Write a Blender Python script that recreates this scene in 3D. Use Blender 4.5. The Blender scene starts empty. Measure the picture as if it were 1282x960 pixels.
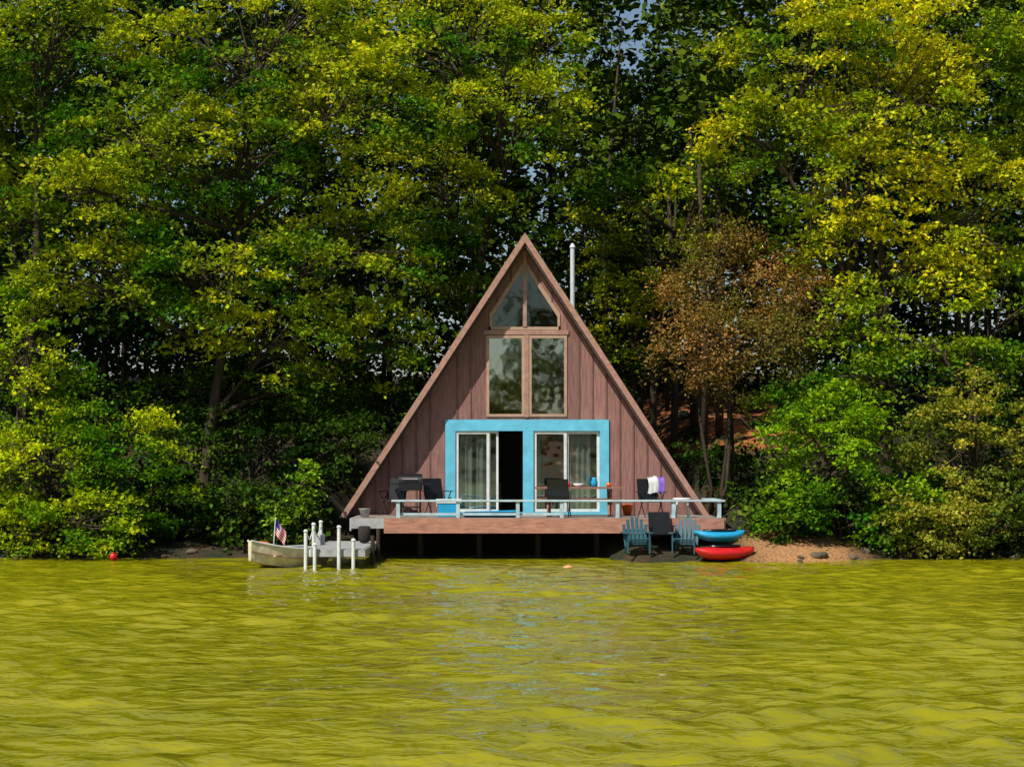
import bpy, math, random
import numpy as np
from mathutils import Vector, Matrix, noise

random.seed(7); rng = np.random.default_rng(7)
scene = bpy.context.scene
scene.view_settings.view_transform = 'Standard'
scene.view_settings.look = 'None'
scene.view_settings.exposure = 0

# ------------------------------------------------------------------ camera
CAM = Vector((0, -50, 2.5)); F = 2500.0; TH = math.atan(95 / F)
cd = bpy.data.cameras.new("camera"); cam = bpy.data.objects.new("camera", cd)
scene.collection.objects.link(cam); scene.camera = cam
cd.sensor_width = 36; cd.lens = 36 * F / 1282; cd.clip_end = 3000; cd.clip_start = 0.1
cam.location = CAM; cam.rotation_euler = (math.pi / 2 + TH, 0, 0)

def W(px, py, y):
    a = (px - 641) / F; b = (480 - py) / F
    ry = math.cos(TH) - math.sin(TH) * b; rz = math.sin(TH) + math.cos(TH) * b
    t = (y + 50) / ry
    return Vector((a * t, y, 2.5 + rz * t))

# ------------------------------------------------------------------ materials
def mat(name, col, rough=0.6, var=0.0, scale=4.0, stretch=(1, 1, 1), spec=0.4, metal=0.0, bump=0.0, dark=0.5):
    m = bpy.data.materials.new(name); m.use_nodes = True
    nt = m.node_tree; b = nt.nodes["Principled BSDF"]
    b.inputs["Roughness"].default_value = rough
    b.inputs["Specular IOR Level"].default_value = spec
    b.inputs["Metallic"].default_value = metal
    b.inputs["Base Color"].default_value = (*col, 1)
    if var > 0 or bump > 0:
        g = nt.nodes.new("ShaderNodeNewGeometry"); mp = nt.nodes.new("ShaderNodeMapping")
        mp.inputs["Scale"].default_value = stretch
        nt.links.new(g.outputs["Position"], mp.inputs["Vector"])
        n = nt.nodes.new("ShaderNodeTexNoise"); n.inputs["Scale"].default_value = scale
        n.inputs["Detail"].default_value = 5; n.inputs["Roughness"].default_value = 0.65
        nt.links.new(mp.outputs[0], n.inputs["Vector"])
        r = nt.nodes.new("ShaderNodeValToRGB")
        r.color_ramp.elements[0].position = 0.3; r.color_ramp.elements[1].position = 0.7
        r.color_ramp.elements[0].color = (*[c * (1 - var * dark * 1.4) for c in col], 1)
        r.color_ramp.elements[1].color = (*[min(1, c * (1 + var * 0.6)) for c in col], 1)
        nt.links.new(n.outputs["Fac"], r.inputs[0]); nt.links.new(r.outputs[0], b.inputs["Base Color"])
        if bump > 0:
            bp = nt.nodes.new("ShaderNodeBump"); bp.inputs["Strength"].default_value = bump
            bp.inputs["Distance"].default_value = 0.03
            nt.links.new(n.outputs["Fac"], bp.inputs["Height"]); nt.links.new(bp.outputs[0], b.inputs["Normal"])
    return m

def siding_mat():
    m = mat("siding", (0.285, 0.148, 0.128), 0.75, 0.5, 3.0, (6, 6, 0.6), 0.2, bump=0.2)
    nt = m.node_tree; b = nt.nodes["Principled BSDF"]
    src = b.inputs["Base Color"].links[0].from_socket
    g = nt.nodes.new("ShaderNodeNewGeometry"); s = nt.nodes.new("ShaderNodeSeparateXYZ")
    nt.links.new(g.outputs["Position"], s.inputs[0])
    d = nt.nodes.new("ShaderNodeMath"); d.operation = 'DIVIDE'; d.inputs[1].default_value = 0.36
    f = nt.nodes.new("ShaderNodeMath"); f.operation = 'FLOOR'
    w = nt.nodes.new("ShaderNodeTexWhiteNoise"); w.noise_dimensions = '1D'
    mr = nt.nodes.new("ShaderNodeMapRange"); mr.inputs[3].default_value = 0.78; mr.inputs[4].default_value = 1.12
    nt.links.new(s.outputs[0], d.inputs[0]); nt.links.new(d.outputs[0], f.inputs[0])
    nt.links.new(f.outputs[0], w.inputs["W"]); nt.links.new(w.outputs["Value"], mr.inputs[0])
    mx = nt.nodes.new("ShaderNodeVectorMath"); mx.operation = 'SCALE'
    nt.links.new(src, mx.inputs[0]); nt.links.new(mr.outputs[0], mx.inputs["Scale"])
    nt.links.new(mx.outputs[0], b.inputs["Base Color"])
    return m

def glass_mat(name, refl):
    m = bpy.data.materials.new(name); m.use_nodes = True
    nt = m.node_tree; nt.nodes.clear()
    o = nt.nodes.new("ShaderNodeOutputMaterial"); mx = nt.nodes.new("ShaderNodeMixShader")
    t = nt.nodes.new("ShaderNodeBsdfTransparent"); t.inputs[0].default_value = (0.7, 0.78, 0.72, 1)
    g = nt.nodes.new("ShaderNodeBsdfGlossy"); g.inputs["Roughness"].default_value = 0.03
    g.inputs["Color"].default_value = (0.85, 0.95, 0.88, 1)
    n = nt.nodes.new("ShaderNodeTexNoise"); n.inputs["Scale"].default_value = 1.2
    ge = nt.nodes.new("ShaderNodeNewGeometry"); nt.links.new(ge.outputs["Position"], n.inputs["Vector"])
    bp = nt.nodes.new("ShaderNodeBump"); bp.inputs["Strength"].default_value = 0.15; bp.inputs["Distance"].default_value = 0.05
    nt.links.new(n.outputs["Fac"], bp.inputs["Height"]); nt.links.new(bp.outputs[0], g.inputs["Normal"])
    mx.inputs[0].default_value = refl
    nt.links.new(t.outputs[0], mx.inputs[1]); nt.links.new(g.outputs[0], mx.inputs[2]); nt.links.new(mx.outputs[0], o.inputs[0])
    return m

def leaf_mat(name="foliage_leaves", trans=0.26):
    m = bpy.data.materials.new(name); m.use_nodes = True
    nt = m.node_tree; nt.nodes.remove(nt.nodes["Principled BSDF"]); out = nt.nodes["Material Output"]
    b = nt.nodes.new("ShaderNodeBsdfDiffuse")
    a = nt.nodes.new("ShaderNodeAttribute"); a.attribute_name = "leafcol"
    nt.links.new(a.outputs["Color"], b.inputs["Color"])
    if trans <= 0:
        nt.links.new(b.outputs[0], out.inputs[0]); return m
    t = nt.nodes.new("ShaderNodeBsdfTranslucent")
    mul = nt.nodes.new("ShaderNodeMix"); mul.data_type = 'RGBA'; mul.blend_type = 'MULTIPLY'; mul.inputs[0].default_value = 1
    mul.inputs[7].default_value = (1.2, 1.3, 0.4, 1)
    nt.links.new(a.outputs["Color"], mul.inputs[6]); nt.links.new(mul.outputs[2], t.inputs["Color"])
    mx = nt.nodes.new("ShaderNodeMixShader"); mx.inputs[0].default_value = trans
    nt.links.new(b.outputs[0], mx.inputs[1]); nt.links.new(t.outputs[0], mx.inputs[2]); nt.links.new(mx.outputs[0], out.inputs[0])
    return m

M = dict(
    siding=siding_mat(), batten=mat("batten", (0.17, 0.085, 0.07), 0.8, 0.4, 5),
    fascia=mat("fascia", (0.38, 0.21, 0.16), 0.65, 0.4, 4, (2, 2, 2)),
    roof=mat("roof_shingle", (0.08, 0.05, 0.042), 0.9, 0.6, 8, bump=0.5),
    tan=mat("tan_trim", (0.42, 0.28, 0.2), 0.6, 0.3, 4), glass=glass_mat("window_glass", 0.46), glass2=glass_mat("gable_glass", 0.11),
    blue=mat("blue_trim", (0.13, 0.5, 0.68), 0.5, 0.25, 3), white=mat("white_paint", (0.66, 0.68, 0.66), 0.5, 0.25, 4),
    curtain=mat("curtain", (0.42, 0.45, 0.42), 0.9, 0.5, 3, (8, 8, 0.5)),
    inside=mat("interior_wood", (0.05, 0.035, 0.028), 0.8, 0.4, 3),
    deck=mat("deck_board", (0.3, 0.25, 0.22), 0.75, 0.4, 4, (1, 8, 1)),
    deckf=mat("deck_fascia", (0.42, 0.2, 0.14), 0.7, 0.5, 3, (1, 1, 5), bump=0.2),
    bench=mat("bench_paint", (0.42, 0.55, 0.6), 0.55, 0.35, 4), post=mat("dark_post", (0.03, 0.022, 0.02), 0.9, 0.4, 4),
    metal=mat("flue_metal", (0.6, 0.64, 0.66), 0.5, 0.2, 5), black=mat("black_enamel", (0.012, 0.012, 0.013), 0.35, 0.2, 5),
    table=mat("table_wood", (0.28, 0.13, 0.09), 0.6, 0.4, 5, (1, 6, 6)), red=mat("red_plastic", (0.6, 0.015, 0.02), 0.35, 0.2, 5),
    orange=mat("orange_plastic", (0.75, 0.15, 0.02), 0.45, 0.2, 5), azure=mat("azure_plastic", (0.02, 0.33, 0.6), 0.35, 0.2, 5),
    teal=mat("teal_plastic", (0.025, 0.095, 0.125), 0.5, 0.3, 5), purple=mat("purple_cloth", (0.22, 0.12, 0.5), 0.9, 0.2, 5),
    cream=mat("cream_hull", (0.66, 0.58, 0.4), 0.5, 0.35, 4), gray=mat("weathered_gray", (0.36, 0.36, 0.36), 0.7, 0.4, 4, (1, 6, 1)),
    navy=mat("navy_cloth", (0.02, 0.03, 0.25), 0.8, 0.1, 4), bark=mat("bark", (0.05, 0.034, 0.02), 0.9, 0.7, 4, (3, 3, 0.6), bump=0.8),
    rock=mat("rock", (0.12, 0.09, 0.06), 0.9, 0.6, 4, bump=0.8), leaf=leaf_mat(), leaf_far=leaf_mat("forest_leaves", 0), skin=mat("peach_plastic", (0.7, 0.33, 0.15), 0.6, 0.2, 4))

# ------------------------------------------------------------------ mesh builder
class MB:
    def __init__(s): s.v = []; s.f = []; s.m = []; s.mats = []
    def mi(s, k):
        if k not in s.mats: s.mats.append(k)
        return s.mats.index(k)
    def add(s, vs, fs, k, T=None):
        o = len(s.v); i = s.mi(k)
        s.v += [tuple(T @ Vector(p)) if T else tuple(p) for p in vs]
        for f in fs: s.f.append([o + q for q in f]); s.m.append(i)
    def box(s, a, b, k, T=None):
        x0, y0, z0 = a; x1, y1, z1 = b
        s.add([(x0, y0, z0), (x1, y0, z0), (x1, y1, z0), (x0, y1, z0), (x0, y0, z1), (x1, y0, z1), (x1, y1, z1), (x0, y1, z1)],
              [(0, 3, 2, 1), (4, 5, 6, 7), (0, 1, 5, 4), (1, 2, 6, 5), (2, 3, 7, 6), (3, 0, 4, 7)], k, T)
    def prism(s, poly, y0, y1, k):   # poly in xz
        n = len(poly)
        s.add([(x, y0, z) for x, z in poly] + [(x, y1, z) for x, z in poly],
              [tuple(range(n)), tuple(range(2 * n - 1, n - 1, -1))] + [(i, (i + 1) % n + 0, (i + 1) % n + n, i + n)[::-1] for i in range(n)], k)
    def tube(s, pts, rad, k, n=6, T=None, cap=True):
        vs = []; pts = [Vector(p) for p in pts]
        for i, p in enumerate(pts):
            d = (pts[min(i + 1, len(pts) - 1)] - pts[max(i - 1, 0)]).normalized()
            u = d.cross(Vector((0, 0, 1)) if abs(d.z) < 0.9 else Vector((1, 0, 0))).normalized(); w = d.cross(u)
            for j in range(n):
                a = 2 * math.pi * j / n; vs.append(p + (u * math.cos(a) + w * math.sin(a)) * rad[i])
        fs = [(i * n + j, i * n + (j + 1) % n, (i + 1) * n + (j + 1) % n, (i + 1) * n + j) for i in range(len(pts) - 1) for j in range(n)]
        if cap: fs += [tuple(range(n))[::-1], tuple((len(pts) - 1) * n + j for j in range(n))]
        s.add(vs, fs, k, T)
    def lathe(s, prof, k, n=16, T=None):
        s_v = [(r * math.cos(2 * math.pi * j / n), r * math.sin(2 * math.pi * j / n), z) for r, z in prof for j in range(n)]
        fs = [(i * n + j, i * n + (j + 1) % n, (i + 1) * n + (j + 1) % n, (i + 1) * n + j) for i in range(len(prof) - 1) for j in range(n)]
        s.add(s_v, fs, k, T)
    def obj(s, name, parent=None, smooth=False, bevel=0):
        me = bpy.data.meshes.new(name); me.from_pydata(s.v, [], s.f); me.update()
        for k in s.mats: me.materials.append(M[k])
        me.polygons.foreach_set("material_index", s.m)
        if smooth: me.polygons.foreach_set("use_smooth", [True] * len(s.f))
        o = bpy.data.objects.new(name, me); scene.collection.objects.link(o)
        if parent: o.parent = parent
        if bevel:
            bm = o.modifiers.new("bevel", 'BEVEL'); bm.width = bevel; bm.segments = 2; bm.limit_method = 'ANGLE'
        return o
def empty(name):
    e = bpy.data.objects.new(name, None); scene.collection.objects.link(e); return e
def TR(x, y, z, rz=0, rx=0, ry=0): return Matrix.Translation((x, y, z)) @ Matrix.Rotation(rz, 4, 'Z') @ Matrix.Rotation(rx, 4, 'X') @ Matrix.Rotation(ry, 4, 'Y')

# ------------------------------------------------------------------ terrain
def sstep(a, b, t):
    t = np.clip((t - a) / (b - a), 0, 1); return t * t * (3 - 2 * t)
def shore(x): return 0.7 + 0.3 * np.sin(x * 0.5 + 1) + 0.15 * np.sin(x * 1.7) - 2.0 * sstep(2.0, 3.2, x) * (1 - 0.4 * sstep(5.8, 6.6, x) - 0.6 * sstep(7.6, 9.5, x)) + 1.6 * sstep(-4.6, -3.6, x) * (1 - sstep(1.6, 2.6, x))
def height(x, y):
    x = np.asarray(x, float); y = np.asarray(y, float)
    t = y - shore(x)
    h = np.where(t < 0, np.maximum(-2.5, t * 0.4), 0.16 * np.minimum(t, 3) + 0.19 * np.clip(t - 3, 0, 12) + 0.1 * np.clip(t - 15, 0, 40) + 0.02 * np.clip(t - 55, 0, 300))
    bank = 0.1 * sstep(0, 0.4, t); h = h + bank
    h = h + (0.05 * np.sin(x * 2.1 + y) + 0.04 * np.sin(y * 3.3 - x * 1.3) + 0.25 * np.sin(x * 0.31) * np.sin(y * 0.27)) * sstep(0.5, 4, t)
    h = h + 0.9 * sstep(8, 16, y) * sstep(3.5, 6, x) * (1 - sstep(9, 13, x))
    g = sstep(-6.2, -4.8, x) * (1 - sstep(5.2, 6.4, x)) * sstep(1, 2, y) * (1 - sstep(12.5, 14.5, y))
    h = h * (1 - g) + np.minimum(h, 0.7) * g
    back = np.clip((-y - 230) / 30, 0, 1)
    return h * (1 - back) + back * (2.0 + 0.05 * np.clip(-y - 230, 0, 300))
def axis(a, b, d, lo, hi, k=1.25):
    l = list(np.arange(a, b + d / 2, d)); s = d; v = b
    while v < hi: s *= k; v += s; l.append(v)
    s = d; v = a; f = []
    while v > lo: s *= k; v -= s; f.append(v)
    return np.array(f[::-1] + l)
def grid(name, xs, ys, zf, m, smooth=True):
    X, Y = np.meshgrid(xs, ys); Z = zf(X, Y); nx, ny = len(xs), len(ys)
    me = bpy.data.meshes.new(name); me.vertices.add(nx * ny)
    me.vertices.foreach_set("co", np.stack([X, Y, Z], -1).ravel())
    i = np.arange(nx - 1)[None] + nx * np.arange(ny - 1)[:, None]
    q = np.stack([i, i + 1, i + nx + 1, i + nx], -1).reshape(-1, 4); n = len(q)
    me.loops.add(4 * n); me.polygons.add(n); me.loops.foreach_set("vertex_index", q.ravel())
    me.polygons.foreach_set("loop_start", np.arange(n) * 4)
    me.polygons.foreach_set("use_smooth", np.ones(n, bool)); me.update(calc_edges=True)
    me.materials.append(m); o = bpy.data.objects.new(name, me); scene.collection.objects.link(o); return o

gm = bpy.data.materials.new("ground_soil"); gm.use_nodes = True
nt = gm.node_tree; b = nt.nodes["Principled BSDF"]; b.inputs["Roughness"].default_value = 0.95
ge = nt.nodes.new("ShaderNodeNewGeometry"); sp = nt.nodes.new("ShaderNodeSeparateXYZ"); nt.links.new(ge.outputs["Position"], sp.inputs[0])
n1 = nt.nodes.new("ShaderNodeTexNoise"); n1.inputs["Scale"].default_value = 0.9; n1.inputs["Detail"].default_value = 8; n1.inputs["Roughness"].default_value = 0.7
n2 = nt.nodes.new("ShaderNodeTexNoise"); n2.inputs["Scale"].default_value = 14; n2.inputs["Detail"].default_value = 4
for n in (n1, n2): nt.links.new(ge.outputs["Position"], n.inputs["Vector"])
r1 = nt.nodes.new("ShaderNodeValToRGB"); e = r1.color_ramp.elements
e[0].position = 0.4; e[0].color = (0.015, 0.024, 0.005, 1); e[1].position = 0.7; e[1].color = (0.09, 0.045, 0.016, 1)
nt.links.new(n1.outputs["Fac"], r1.inputs[0])
def band(sock, a0, a1, b0, b1):
    m1 = nt.nodes.new("ShaderNodeMapRange"); m1.inputs[1].default_value = a0; m1.inputs[2].default_value = a1
    m2_ = nt.nodes.new("ShaderNodeMapRange"); m2_.inputs[1].default_value = b0; m2_.inputs[2].default_value = b1; m2_.inputs[3].default_value = 1; m2_.inputs[4].default_value = 0
    nt.links.new(sock, m1.inputs[0]); nt.links.new(sock, m2_.inputs[0])
    mm = nt.nodes.new("ShaderNodeMath"); mm.operation = 'MULTIPLY'; nt.links.new(m1.outputs[0], mm.inputs[0]); nt.links.new(m2_.outputs[0], mm.inputs[1]); return mm
def mul(a, b_):
    mm = nt.nodes.new("ShaderNodeMath"); mm.operation = 'MULTIPLY'; nt.links.new(a.outputs[0], mm.inputs[0]); nt.links.new(b_.outputs[0], mm.inputs[1]); return mm
clay = nt.nodes.new("ShaderNodeMix"); clay.data_type = 'RGBA'; clay.inputs[7].default_value = (0.55, 0.17, 0.045, 1)
r3 = nt.nodes.new("ShaderNodeMapRange"); r3.inputs[1].default_value = 0.44; r3.inputs[2].default_value = 0.54; nt.links.new(n1.outputs["Fac"], r3.inputs[0])
nt.links.new(mul(mul(band(sp.outputs[0], 4.0, 5.5, 8.5, 10.0), r3), band(sp.outputs[2], 2.6, 3.0, 4.6, 5.2)).outputs[0], clay.inputs[0]); nt.links.new(r1.outputs[0], clay.inputs[6])
mx = nt.nodes.new("ShaderNodeMix"); mx.data_type = 'RGBA'; mx.inputs[7].default_value = (0.5, 0.25, 0.1, 1)
nt.links.new(mul(band(sp.outputs[0], 5.4, 6.2, 8.2, 9.2), band(sp.outputs[2], -3, -2.9, 0.5, 0.7)).outputs[0], mx.inputs[0]); nt.links.new(clay.outputs[2], mx.inputs[6])
m2 = nt.nodes.new("ShaderNodeMix"); m2.data_type = 'RGBA'; m2.blend_type = 'MULTIPLY'; m2.inputs[0].default_value = 0.8
r2 = nt.nodes.new("ShaderNodeValToRGB"); r2.color_ramp.elements[0].position = 0.35; r2.color_ramp.elements[0].color = (0.4, 0.4, 0.4, 1); r2.color_ramp.elements[1].position = 0.6
nt.links.new(n2.outputs["Fac"], r2.inputs[0]); nt.links.new(mx.outputs[2], m2.inputs[6]); nt.links.new(r2.outputs[0], m2.inputs[7])
nt.links.new(m2.outputs[2], b.inputs["Base Color"])
bp = nt.nodes.new("ShaderNodeBump"); bp.inputs["Strength"].default_value = 0.8; bp.inputs["Distance"].default_value = 0.08
nt.links.new(n2.outputs["Fac"], bp.inputs["Height"]); nt.links.new(bp.outputs[0], b.inputs["Normal"])
grid("ground", axis(-26, 26, 0.3, -900, 900), axis(-3, 34, 0.25, -900, 900), height, gm)

# ------------------------------------------------------------------ water
wm = bpy.data.materials.new("lake_water"); wm.use_nodes = True
nt = wm.node_tree; b = nt.nodes["Principled BSDF"]
b.inputs["Roughness"].default_value = 0.05; b.inputs["IOR"].default_value = 1.36; b.inputs["Specular IOR Level"].default_value = 0.95
ge = nt.nodes.new("ShaderNodeNewGeometry")
def wn(sc, stretch, det, rough=0.6, rot=0.12):
    mp = nt.nodes.new("ShaderNodeMapping"); mp.inputs["Scale"].default_value = stretch; mp.inputs["Rotation"].default_value = (0, 0, rot)
    n = nt.nodes.new("ShaderNodeTexNoise"); n.inputs["Scale"].default_value = sc; n.inputs["Detail"].default_value = det; n.inputs["Roughness"].default_value = rough
    nt.links.new(ge.outputs["Position"], mp.inputs[0]); nt.links.new(mp.outputs[0], n.inputs["Vector"]); return n
a = wn(0.35, (0.5, 1, 1), 5); cr = nt.nodes.new("ShaderNodeValToRGB"); e = cr.color_ramp.elements
e[0].position = 0.3; e[0].color = (0.195, 0.19, 0.004, 1); e[1].position = 0.7; e[1].color = (0.30, 0.275, 0.006, 1)
nt.links.new(a.outputs["Fac"], cr.inputs[0]); nt.links.new(cr.outputs[0], b.inputs["Base Color"])
w1 = wn(5.5, (0.6, 1, 1), 2); w2 = wn(2.6, (0.6, 1, 1), 1, 0.5, -0.2)
bp = nt.nodes.new("ShaderNodeBump"); bp.inputs["Strength"].default_value = 1.0; bp.inputs["Distance"].default_value = 0.05
bp2 = nt.nodes.new("ShaderNodeBump"); bp2.inputs["Strength"].default_value = 1.0; bp2.inputs["Distance"].default_value = 0.11
nt.links.new(w2.outputs["Fac"], bp2.inputs["Height"]); nt.links.new(bp2.outputs[0], bp.inputs["Normal"])
nt.links.new(w1.outputs["Fac"], bp.inputs["Height"]); nt.links.new(bp.outputs[0], b.inputs["Normal"])
wr = np.random.default_rng(3); waves = []
for i in range(40):
    L = 0.36 * (1.5 / 0.36) ** wr.random(); k = 2 * math.pi / L; an = math.pi / 2 + wr.normal(0.15, 0.5)
    waves.append((k * math.cos(an), k * math.sin(an), wr.random() * 6.28, 0.0056 * L))
def wz(X, Y):
    Z = np.zeros_like(X)
    for kx, ky, p, A in waves: Z += A * np.sin(kx * X + ky * Y + p)
    amp = 0.85 + 0.45 * np.sin(X * 0.53 + 0.9 * np.sin(Y * 0.5)) * np.sin(Y * 0.41 + 1 + 0.6 * np.sin(X * .37))
    fade = (np.abs(X) < 24) * sstep(-60, -45, Y) * (1 - 0.6 * sstep(-8, 0, Y)) * (1 + 0.45 * (1 - sstep(-34, -20, Y)))
    return Z * amp * fade
grid("lake_water", axis(-18, 18, 0.09, -900, 900, 1.3), axis(-37, 2.5, 0.06, -290, 4, 1.3), wz, wm)

# ------------------------------------------------------------------ foliage
def leaves_mesh(name, C, O, S, m, size, cols, parent, flat=0.14, upn=0.75, mk="leaf"):
    n = len(C)
    if n == 0: return
    O = O / np.linalg.norm(O, axis=1, keepdims=True)
    up = np.tile([0, 0, 1.0], (n, 1)); V = np.cross(up, O); V /= np.linalg.norm(V, axis=1, keepdims=True) + 1e-6
    N = np.cross(O, V)
    idx = np.repeat(np.arange(n), m); k = len(idx)
    u = np.clip(rng.normal(0, 0.47, k), -1.2, 1.2); v = np.clip(rng.normal(0, 0.3, k), -.8, .8) * (1.1 - 0.5 * u); w = rng.normal(0, flat, k) - 0.2 * (u * u)
    s = S[idx][:, None]
    P = C[idx] + s * (u[:, None] * O[idx] + v[:, None] * V[idx] + w[:, None] * N[idx])
    nn = N[idx] * upn + rng.normal(0, 0.5, (k, 3)); nn /= np.linalg.norm(nn, axis=1, keepdims=True)
    ax = np.cross(nn, rng.normal(0, 1, (k, 3))); ax /= np.linalg.norm(ax, axis=1, keepdims=True); sd = np.cross(nn, ax)
    L = (size * rng.uniform(0.6, 1.3, k))[:, None]; Wd = L * rng.uniform(0.5, 0.8, k)[:, None]
    q = np.stack([P - ax * L * 0.5, P + sd * Wd * 0.5 - ax * L * 0.08, P + ax * L * 0.5 - nn * L * 0.12, P - sd * Wd * 0.5 - ax * L * 0.08], 1)
    c = cols[idx] * rng.uniform(0.6, 1.4, (k, 1)); c[:, 0] *= rng.uniform(0.75, 1.2, k)
    me = bpy.data.meshes.new(name); me.vertices.add(4 * k); me.vertices.foreach_set("co", q.ravel())
    me.loops.add(4 * k); me.polygons.add(k); me.loops.foreach_set("vertex_index", np.arange(4 * k)); me.polygons.foreach_set("loop_start", np.arange(k) * 4)
    me.update(calc_edges=True); me.materials.append(M[mk])
    at = me.attributes.new("leafcol", 'FLOAT_COLOR', 'FACE'); at.data.foreach_set("color", np.concatenate([c, np.ones((k, 1))], 1).ravel())
    o = bpy.data.objects.new(name, me); scene.collection.objects.link(o); o.parent = parent; return o

LEAFCOUNT = 0
def tree(name, base, lobes, col, col2, lsize=0.14, m=88, spray=0.76, dens=1.0, trunk=0.16, gap=0.0, flat=0.13, stems=1, keep=0.25):
    """lobes: (px,py,y,rx_px,rz_px[,ry])  measured on the photo, placed at their real depth"""
    global LEAFCOUNT
    e = empty(name); bx, by = base; bz = float(height(bx, by)) - 0.15
    mb = MB(); C = []; O = []; S = []; K = []
    zs = [W(l[0], l[1], l[2]) for l in lobes]; top = max(zs, key=lambda p: p.z)
    for st in range(stems):
        sx = bx + (random.uniform(-0.5, 0.5) if st else 0); sy = by + (random.uniform(-0.4, 0.4) if st else 0)
        tip = Vector((top.x * 0.6 + sx * 0.4, top.y, top.z)) + Vector((random.uniform(-1, 1) * st, 0, 0))
        pts = []; n = 8
        for i in range(n + 1):
            t = i / n; p = Vector((sx, sy, bz)).lerp(tip, t); p.x += 0.22 * math.sin(t * 5 + bx + st); p.y += 0.15 * math.sin(t * 4 + by)
            if i == 0: p = Vector((sx, sy, bz))
            pts.append(p)
        mb.tube(pts, [trunk * (1.35 if i == 0 else 1) * (1 - 0.82 * i / n) for i in range(n + 1)], "bark", 8)
    for l in lobes:
        px, py, y, rx, rz = l[:5]; sc = (y + 50) / F; c = W(px, py, y); rx *= sc; rz *= sc; ry = l[5] if len(l) > 5 else 0.6 * (rx + rz) / 2
        ti = max(1, min(n - 1, int(n * max(0.15, min(0.9, (c.z - rz * 0.8 - bz) / max(1, top.z - bz)))))); st = pts[ti]
        mid = st.lerp(c, 0.5) + Vector((0, 0, -0.25 * rz * random.random()))
        mb.tube([st, mid, c], [trunk * 0.42, trunk * 0.3, trunk * 0.14], "bark", 6)
        area = 4 * math.pi * (((rx * ry) ** 1.6 + (rx * rz) ** 1.6 + (ry * rz) ** 1.6) / 3) ** (1 / 1.6)
        ns = int(area / (spray ** 2) * 0.95 * dens) + 4
        for _ in range(ns):
            d = Vector((random.gauss(0, 1), random.gauss(0, 1), random.gauss(0, 1))).normalized()
            r = random.uniform(0.5, 1.0) ** 0.7 * (1 + 0.5 * noise.noise(d * 1.9 + c * 0.9))
            p = Vector((c.x + d.x * rx * r, c.y + d.y * ry * r, c.z + d.z * rz * r))
            if noise.noise(p * 0.75 + Vector((31, 7, 3))) < gap - 0.25: continue
            if p.z < float(height(p.x, p.y)) + 0.1 and p.y > 0.5: continue
            if p.z < 0.15: p.z = 0.15 + random.random() * 0.4
            if 2.0 < p.y < 13 and abs(p.x - 0.34) < (8.9 - p.z) * 0.65 + keep: continue
            if -1.5 < p.y <= 2.0 and -4.6 < p.x < 5.9 and p.z < 4.2: continue
            if -3.5 < p.y <= 2.0 and abs(p.x - 0.34) < (8.9 - p.z) * 0.65 + keep and p.z > 1: continue
            if p.y < .1 and 5.5 < p.x < 8.3 and p.z < .45: continue
            o = Vector((d.x, d.y, 0.05)); o.normalize(); o.z = -0.25 + 0.55 * max(0, d.z) + random.uniform(-0.15, 0.15)
            C.append(p); O.append(o); S.append(spray * random.uniform(0.55, 1.3))
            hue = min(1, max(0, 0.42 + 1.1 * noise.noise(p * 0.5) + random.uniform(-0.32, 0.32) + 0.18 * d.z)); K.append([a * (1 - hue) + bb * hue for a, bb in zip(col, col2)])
            if random.random() < 0.3: mb.tube([mid.lerp(c, random.random()), (p + c) / 2 + Vector((0, 0, -0.1)), p], [0.035, 0.022, 0.008], "bark", 4, cap=False)
    mb.obj("trunk_and_limbs", e, True)
    C = np.array([tuple(p) for p in C]); LEAFCOUNT += len(C) * m
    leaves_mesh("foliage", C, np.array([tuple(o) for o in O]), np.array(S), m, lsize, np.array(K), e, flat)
    return e

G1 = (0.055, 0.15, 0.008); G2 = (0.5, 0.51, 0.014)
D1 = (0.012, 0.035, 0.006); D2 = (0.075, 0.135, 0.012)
X = lambda px, y: (px - 641) * (50 + y) / F
tree("maple_tree", (X(262, 3.5), 3.5), [(330, 60, 4, 200, 110), (170, 170, 2.5, 130, 75), (110, 235, 1.5, 95, 50), (300, 190, 3, 150, 90), (430, 130, 3, 130, 100),
     (250, 330, 2.5, 150, 75), (420, 300, 3.5, 120, 90), (130, 340, 2, 110, 55), (350, 420, 3.5, 120, 65), (480, 420, 4.5, 75, 70)], G1, G2, gap=0.1, trunk=0.18)
tree("maple_tree", (X(20, 4), 4), [(60, 60, 5, 130, 100), (-80, 160, 4, 110, 140), (-60, 380, 4, 90, 90), (20, 260, 7, 90, 60)], G1, G2, dens=0.9, trunk=0.2)
tree("oak_tree", (X(560, 13.5), 13.8), [(560, 60, 9, 150, 95), (650, 140, 7, 110, 62), (550, 230, 8, 90, 80), (560, 330, 9, 60, 60), (690, 40, 8, 60, 50)], G1, G2, gap=0.05, trunk=0.22)
tree("oak_tree", (X(800, 14), 14.2), [(770, 235, 10, 95, 28), (800, 330, 12, 80, 60), (720, 290, 14, 60, 40), (790, 420, 12, 45, 60), (870, 250, 13, 60, 70)], (0.04, 0.1, 0.006), G2, dens=0.9, gap=0.1)
tree("ash_tree", (X(1125, 4), 4), [(1010, 70, 4, 120, 80), (1130, 110, 3, 130, 120), (960, 170, 3.5, 85, 60), (1060, 230, 3, 120, 80), (1220, 90, 4, 110, 110), (1220, 270, 3, 100, 100),
     (1130, 330, 3, 90, 60), (1010, 300, 4, 60, 50)], (0.12, 0.21, 0.007), (0.62, 0.56, 0.014), gap=0.09, trunk=0.17, stems=3)
tree("ash_tree", (X(1370, 5), 5), [(1350, 120, 5, 120, 150), (1360, 350, 5, 90, 120)], G1, G2, dens=0.8, trunk=0.2)
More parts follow.
